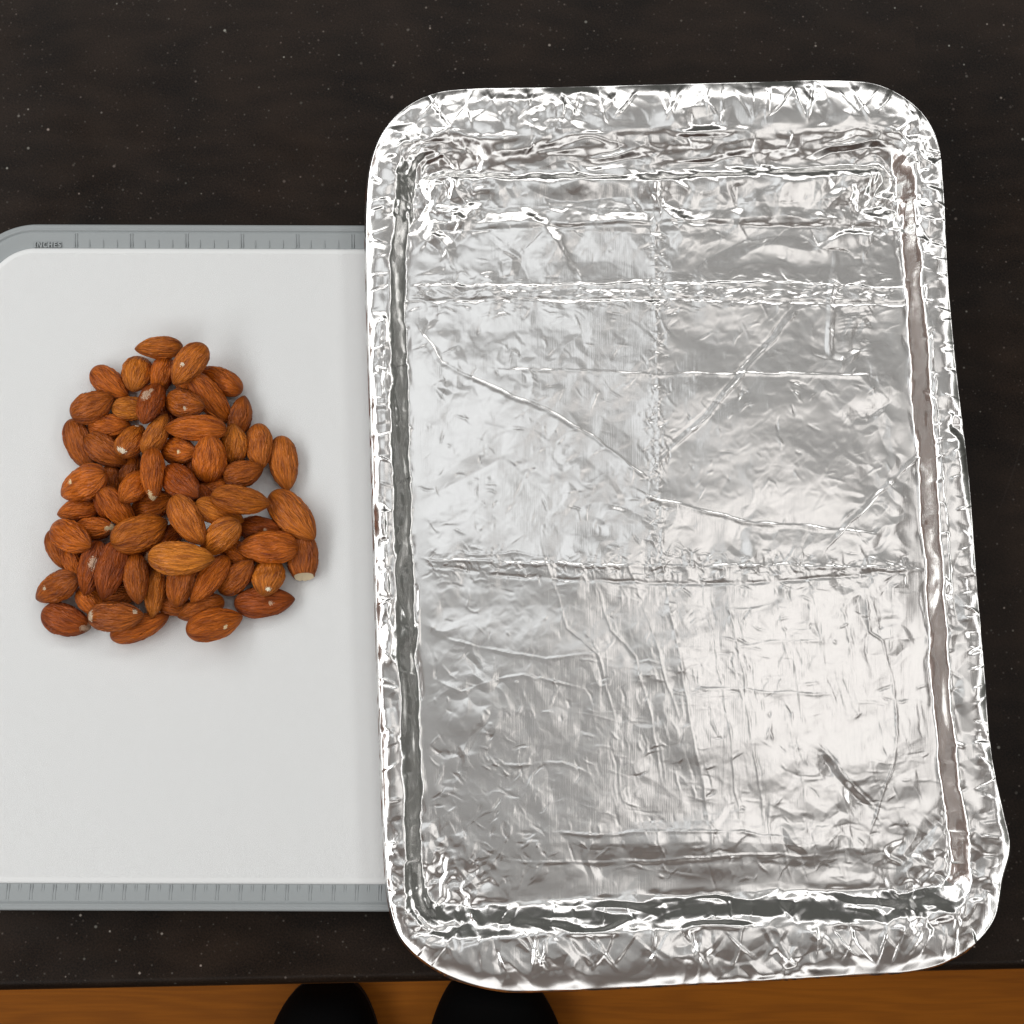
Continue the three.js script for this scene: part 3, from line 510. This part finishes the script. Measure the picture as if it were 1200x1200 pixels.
  // x, y: centre in a 3.077 times enlargement that starts at (30, 380) of the photograph; way the tip points (0 right, 90 down); length; width; layer; tint; nick; label
  const LIST = [
    [492, 185, 100, 140, 78, 0, 'orange', 'none', 'orange brown almond half hidden between two leaning almonds at the top of the pile'],
    [305, 212, 38, 158, 92, 0, 'orange', 'none', 'striped orange brown almond at the upper left shoulder of the pile, blunt end outward'],
    [303, 368, 0, 145, 92, 0, 'orange', 'none', 'partly covered orange almond above the dull brown one on the upper left'],
    [197, 435, 68, 190, 92, 0, 'brown', 'none', 'long brown almond standing upright along the upper left edge of the pile'],
    [600, 225, 45, 150, 80, 0, 'orange', 'none', 'mostly buried almond under the dusty dark one near the top'],
    [620, 520, 80, 140, 85, 0, 'red', 'none', 'dark almond peeking out lower left of the broad striped upright one'],
    [680, 590, -25, 130, 72, 0, 'orange', 'none', 'small buried orange almond right of centre under the broad upright one'],
    [932, 502, 82, 190, 98, 0, 'tan', 'none', 'smooth upright almond lying apart at the far right of the pile'],
    [850, 737, 5, 160, 82, 0, 'red', 'fleck', 'dark red almond tucked under two big almonds on the right'],
    [766, 830, 30, 125, 84, 0, 'orange', 'none', 'mostly hidden orange almond left of the ribbed almond on the lower right'],
    [1000, 850, -95, 178, 104, 0, 'brown', 'none', 'broken almond with a flat pale end at the right edge of the pile'],
    [760, 910, -38, 165, 88, 0, 'brown', 'none', 'brown almond slanting up to the right, left of the short golden one'],
    [862, 1000, -5, 200, 102, 0, 'red', 'fleck', 'reddish almond lying flat at the lower right corner, below the short golden one'],
    [192, 672, 170, 146, 80, 0, 'orange', 'none', 'slim almond below the large plump one on the left edge'],
    [312, 570, 85, 130, 66, 0, 'brown', 'none', 'thin buried upright almond on the left, right of the large plump one'],
    [285, 645, 80, 140, 66, 0, 'red', 'none', 'dark thin almond buried left of centre under a ribbed slanting one'],
    [128, 815, 62, 155, 84, 0, 'brown', 'none', 'almond under the pointed orange one on the lower left edge, tip downward'],
    [178, 868, 60, 120, 66, 0, 'orange', 'none', 'hidden orange almond on the lower left behind the torn dark one'],
    [112, 950, 158, 184, 96, 0, 'brown', 'fleck', 'leftmost almond of the pile, ribbed brown with one pale fleck'],
    [147, 1066, 20, 172, 104, 0, 'red', 'tip', 'dark almond at the bottom left corner with a chipped pale tip'],
    [242, 1000, 42, 130, 84, 0, 'orange', 'none', 'orange almond wedged above the chipped almond on the bottom left'],
    [345, 972, -20, 130, 78, 0, 'brown', 'none', 'buried brown almond at the lower left under the dark upright one'],
    [412, 1090, -20, 202, 84, 0, 'orange', 'none', 'long orange almond at the bottom edge under the chipped one'],
    [540, 1012, 10, 130, 72, 0, 'brown', 'none', 'small dark almond in the gap at the bottom middle of the pile'],
    [632, 1025, 155, 164, 80, 0, 'brown', 'none', 'dusky almond above the single plump one at the bottom middle'],
    [682, 1080, -18, 194, 104, 0, 'orange', 'fleck', 'plump ribbed almond at the bottom middle, lowest one right of the gap'],
    [506, 345, 70, 140, 74, 0, 'red', 'none', 'nearly hidden dark almond under the shrivelled one, left end of the long flat orange one'],
    [442, 850, 85, 140, 72, 0, 'brown', 'none', 'dark almond deep in the gap left of the brightest golden one'],
    [655, 648, 60, 140, 74, 0, 'red', 'none', 'buried dark almond just right of the brown one on top at the centre'],
    // second layer
    [480, 86, 178, 162, 74, 1, 'tan', 'none', 'topmost almond of the pile, lying sideways with its tip to the left'],
    [702, 203, 208, 166, 84, 1, 'orange', 'none', 'separate almond at the upper right, tip pointing up left'],
    [403, 182, 100, 142, 104, 1, 'gold', 'none', 'broad golden almond standing upright below the topmost one'],
    [241, 295, -26, 156, 104, 1, 'brown', 'none', 'brown ribbed almond at the upper left edge, tip up right'],
    [668, 268, 50, 206, 92, 1, 'orange', 'none', 'long orange almond slanting down right along the upper right edge'],
    [773, 330, -78, 142, 78, 1, 'brown', 'none', 'small dark upright almond on the right edge, tip upward'],
    [290, 456, 35, 168, 94, 1, 'brown', 'none', 'dull brown almond slanting down right on the upper left'],
    [556, 456, 12, 140, 92, 1, 'orange', 'fleck', 'ribbed orange almond near the centre with a pale fleck'],
    [748, 432, -85, 140, 96, 1, 'gold', 'none', 'golden upright almond right of the broad striped one'],
    [843, 442, 85, 162, 96, 1, 'tan', 'none', 'tall tan almond on the right edge next to the outlying smooth one'],
    [785, 537, -12, 134, 92, 1, 'brown', 'none', 'dull short almond below the tall tan one on the right'],
    [700, 678, 18, 170, 86, 1, 'gold', 'none', 'golden brown almond under the long flat one on the right'],
    [965, 690, 48, 228, 118, 1, 'tan', 'none', 'largest almond, smooth tan, on the right edge with tip down right'],
    [875, 915, 100, 140, 106, 1, 'gold', 'blunt', 'short golden almond pointing down on the lower right'],
    [662, 920, 126, 192, 86, 1, 'orange', 'none', 'long orange almond slanting down left below the golden top one'],
    [466, 650, -20, 160, 92, 1, 'orange', 'none', 'orange almond in the centre behind the smooth brown top one'],
    [330, 662, 50, 176, 86, 1, 'orange', 'none', 'deeply ribbed almond left of centre slanting down right'],
    [378, 525, -72, 140, 68, 1, 'brown', 'tip', 'dark upright almond left of centre with pale chipped tip'],
    [562, 572, 42, 182, 102, 1, 'red', 'none', 'dark red wrinkled almond in the middle of the pile'],
    [208, 577, 160, 192, 116, 1, 'orange', 'fleck', 'large plump orange almond on the left edge of the pile'],
    [252, 735, 0, 140, 78, 1, 'orange', 'tip', 'flat orange almond on the left with a pale nick at its right end'],
    [240, 880, 105, 184, 94, 1, 'red', 'mid', 'dark torn almond on the lower left with white flesh showing'],
    [468, 970, 97, 164, 70, 1, 'gold', 'none', 'slim golden upright almond at the bottom middle left of the gap'],
    [560, 930, 100, 170, 104, 1, 'brown', 'none', 'upright brown almond hanging out below the golden top one'],
    [326, 1052, 0, 192, 100, 1, 'brown', 'blunt', 'brown almond at the bottom left with a white chip on its blunt end'],
    [386, 303, 0, 138, 86, 1, 'bright', 'none', 'short pale golden almond with a rounded blunt end on the upper left'],
    // third layer
    [590, 145, 125, 172, 100, 2, 'tan', 'fleck', 'smooth tan almond near the top, tip pointing down left'],
    [578, 286, 14, 158, 98, 2, 'brown', 'fleck', 'dusty dark brown almond near the top with white flecks'],
    [380, 420, -62, 142, 92, 2, 'tan', 'blunt', 'tan almond upper left of centre with a white nick below'],
    [470, 398, -64, 156, 78, 2, 'gold', 'none', 'slim golden almond leaning right just above the centre'],
    [612, 376, 182, 206, 88, 2, 'orange', 'none', 'long flat orange almond lying sideways above the centre'],
    [662, 480, -88, 170, 112, 2, 'orange', 'none', 'broad striped upright almond right of centre'],
    [777, 632, 5, 198, 96, 2, 'tan', 'none', 'long flat tan almond on the right, tip toward the largest one'],
    [873, 806, 180, 202, 110, 2, 'orange', 'none', 'big evenly ribbed almond lying sideways on the lower right'],
    [700, 770, 144, 178, 98, 2, 'gold', 'none', 'golden ribbed almond slanting down left, right of the golden top one'],
    [393, 590, 128, 140, 92, 2, 'orange', 'none', 'wrinkled squat almond left of the two slim middle ones'],
    [166, 766, 28, 184, 102, 2, 'orange', 'none', 'orange almond on the lower left edge with a pointed left corner'],
    [310, 886, 105, 198, 102, 2, 'red', 'none', 'sharply striped reddish almond standing on the lower left'],
    [400, 916, 82, 180, 82, 2, 'brown', 'none', 'dark upright almond at the lower middle below the smooth brown one'],
    [498, 790, 128, 190, 72, 2, 'red', 'tip', 'reddish narrow almond under the golden top one with a white tip'],
    // on top
    [450, 288, 100, 168, 98, 3, 'red', 'mid', 'dark shrivelled upright almond near the top with a white gash'],
    [459, 540, 88, 178, 80, 3, 'orange', 'tip', 'narrow upright almond in the centre ending in a white chip'],
    [562, 842, 3, 216, 110, 3, 'bright', 'none', 'brightest golden almond on top of the pile, lying sideways'],
    [586, 707, 57, 188, 104, 3, 'tan', 'none', 'brown almond on top at the centre, tip pointing down right'],
    [412, 750, -28, 200, 120, 3, 'tan', 'none', 'smooth broad brown almond on top, left of the golden one'],
  ];
  // settle each one on the board or on those below it
  const o0 = at(20, 370, BOARD), o1 = at(400, 780, BOARD), G = 0.0009, gx = Math.ceil((o1[0] - o0[0]) / G), gz = Math.ceil((o1[1] - o0[1]) / G), top = new Float32Array(gx * gz).fill(BOARD);
  const m3 = new THREE.Matrix3(), m4 = new THREE.Matrix4(), e = new THREE.Euler();
  function shell(l, w, t, yaw, pitch, roll) { // upper and lower surface of the tilted ellipsoid over its footprint
    m4.makeRotationFromEuler(e.set(roll, yaw, pitch, 'YZX')); const r = m4.elements, A = [];
    const inv = [1 / (l * l), 1 / (t * t), 1 / (w * w)];
    const q = (a, b) => { let s = 0; for (let k = 0; k < 3; k++) s += r[4 * k + a] * r[4 * k + b] * inv[k]; return s; };
    const xx = q(0, 0), yy = q(1, 1), zz = q(2, 2), xy = q(0, 1), yz = q(1, 2), xz = q(0, 2), out = [], R = Math.ceil(l / G) + 1;
    for (let j = -R; j <= R; j++) for (let i = -R; i <= R; i++) {
      const x = i * G, z = j * G, b = xy * x + yz * z, c = xx * x * x + zz * z * z + 2 * xz * x * z - 1, d = b * b - yy * c;
      if (d > 0) { const s = Math.sqrt(d); out.push([i, j, (-b - s) / yy, (-b + s) / yy]); }
    }
    return out;
  }
  LIST.forEach(([cx, cy, tip, len, wid, layer, tint, nick, label], n) => {
    const px = 30 + cx / 3.077, py = 380 + cy / 3.077, mpp = 1 / (26.35 * 100) / 3.077;
    const l = len * mpp * 1.09, w = wid * mpp * 1.06, t = wid < 86 ? Math.max(w * 1.02, 0.0088) : w * 0.70, yaw = -THREE.MathUtils.degToRad(tip);
    let h = BOARD + 0.004 + layer * 0.006, best = null;
    for (let pass = 0; pass < 3; pass++) {
      const p = at(px, py, h), ci = Math.round((p[0] - o0[0]) / G), cj = Math.round((p[1] - o0[1]) / G);
      best = null;
      for (let pd = -24; pd <= 24; pd += 4) for (let rd = -24; rd <= 24; rd += 8) {
        const sh = shell(l / 2 * 0.93, w / 2 * 0.95, t / 2 * 0.95, yaw, pd * Math.PI / 180, rd * Math.PI / 180); let c = -1;
        for (const [i, j, lo] of sh) { const a = ci + i, b = cj + j; if (a < 0 || b < 0 || a >= gx || b >= gz) continue; c = Math.max(c, top[b * gx + a] - lo); }
        const cost = c + 0.00004 * Math.abs(pd) + 0.00003 * Math.abs(rd);
        if (!best || cost < best.cost) best = { cost, c, pd, rd, sh, p, ci, cj };
      }
      h = best.c - 0.0004;
    }
    const { pd, rd, sh, ci, cj } = best, p = at(px, py, h);
    for (const [i, j, , hi] of sh) { const a = ci + i, b = cj + j; if (a >= 0 && b >= 0 && a < gx && b < gz) top[b * gx + a] = Math.max(top[b * gx + a], h + hi - 0.0006); }
    const v = nick === 'mid' ? 4 : n % 4, broken = label.startsWith('broken');
    const o = new THREE.Mesh(broken ? brokenShape : shapes[v], material(v % 3, nick, tint));
    o.position.set(p[0], h, p[1]); o.rotation.set(rd * Math.PI / 180, yaw, pd * Math.PI / 180, 'YZX'); o.scale.set(l, t, w);
    if (broken) {
      o.rotation.y = yaw + Math.PI; o.scale.set(l * 1.15, t, w);
      const N = 40, sh2 = new Float32Array((N + 1) * 3), ix = []; const bp = brokenShape.attributes.position, base = NV * (NU + 1);
      for (let k = 0; k < N; k++) { const q = base + Math.round(k / N * NU); sh2.set([bp.getX(q) + 0.012 * rr(-0.5, 1), bp.getY(q) * 0.985, bp.getZ(q) * 0.985], 3 * k); ix.push(k, (k + 1) % N, N); }
      sh2.set([bp.getX(base) - 0.05, 0, 0], 3 * N);
      const fm = flesh.clone(); fm.side = THREE.DoubleSide;
      mesh(gridGeometry(sh2, new Uint32Array(ix)), fm, 'broken_face', o);
    }
    add(o, 'almond'); tag(o, label, 'almond', 'almonds heaped on the cutting board');
  });
}
renderer.render(scene, camera);
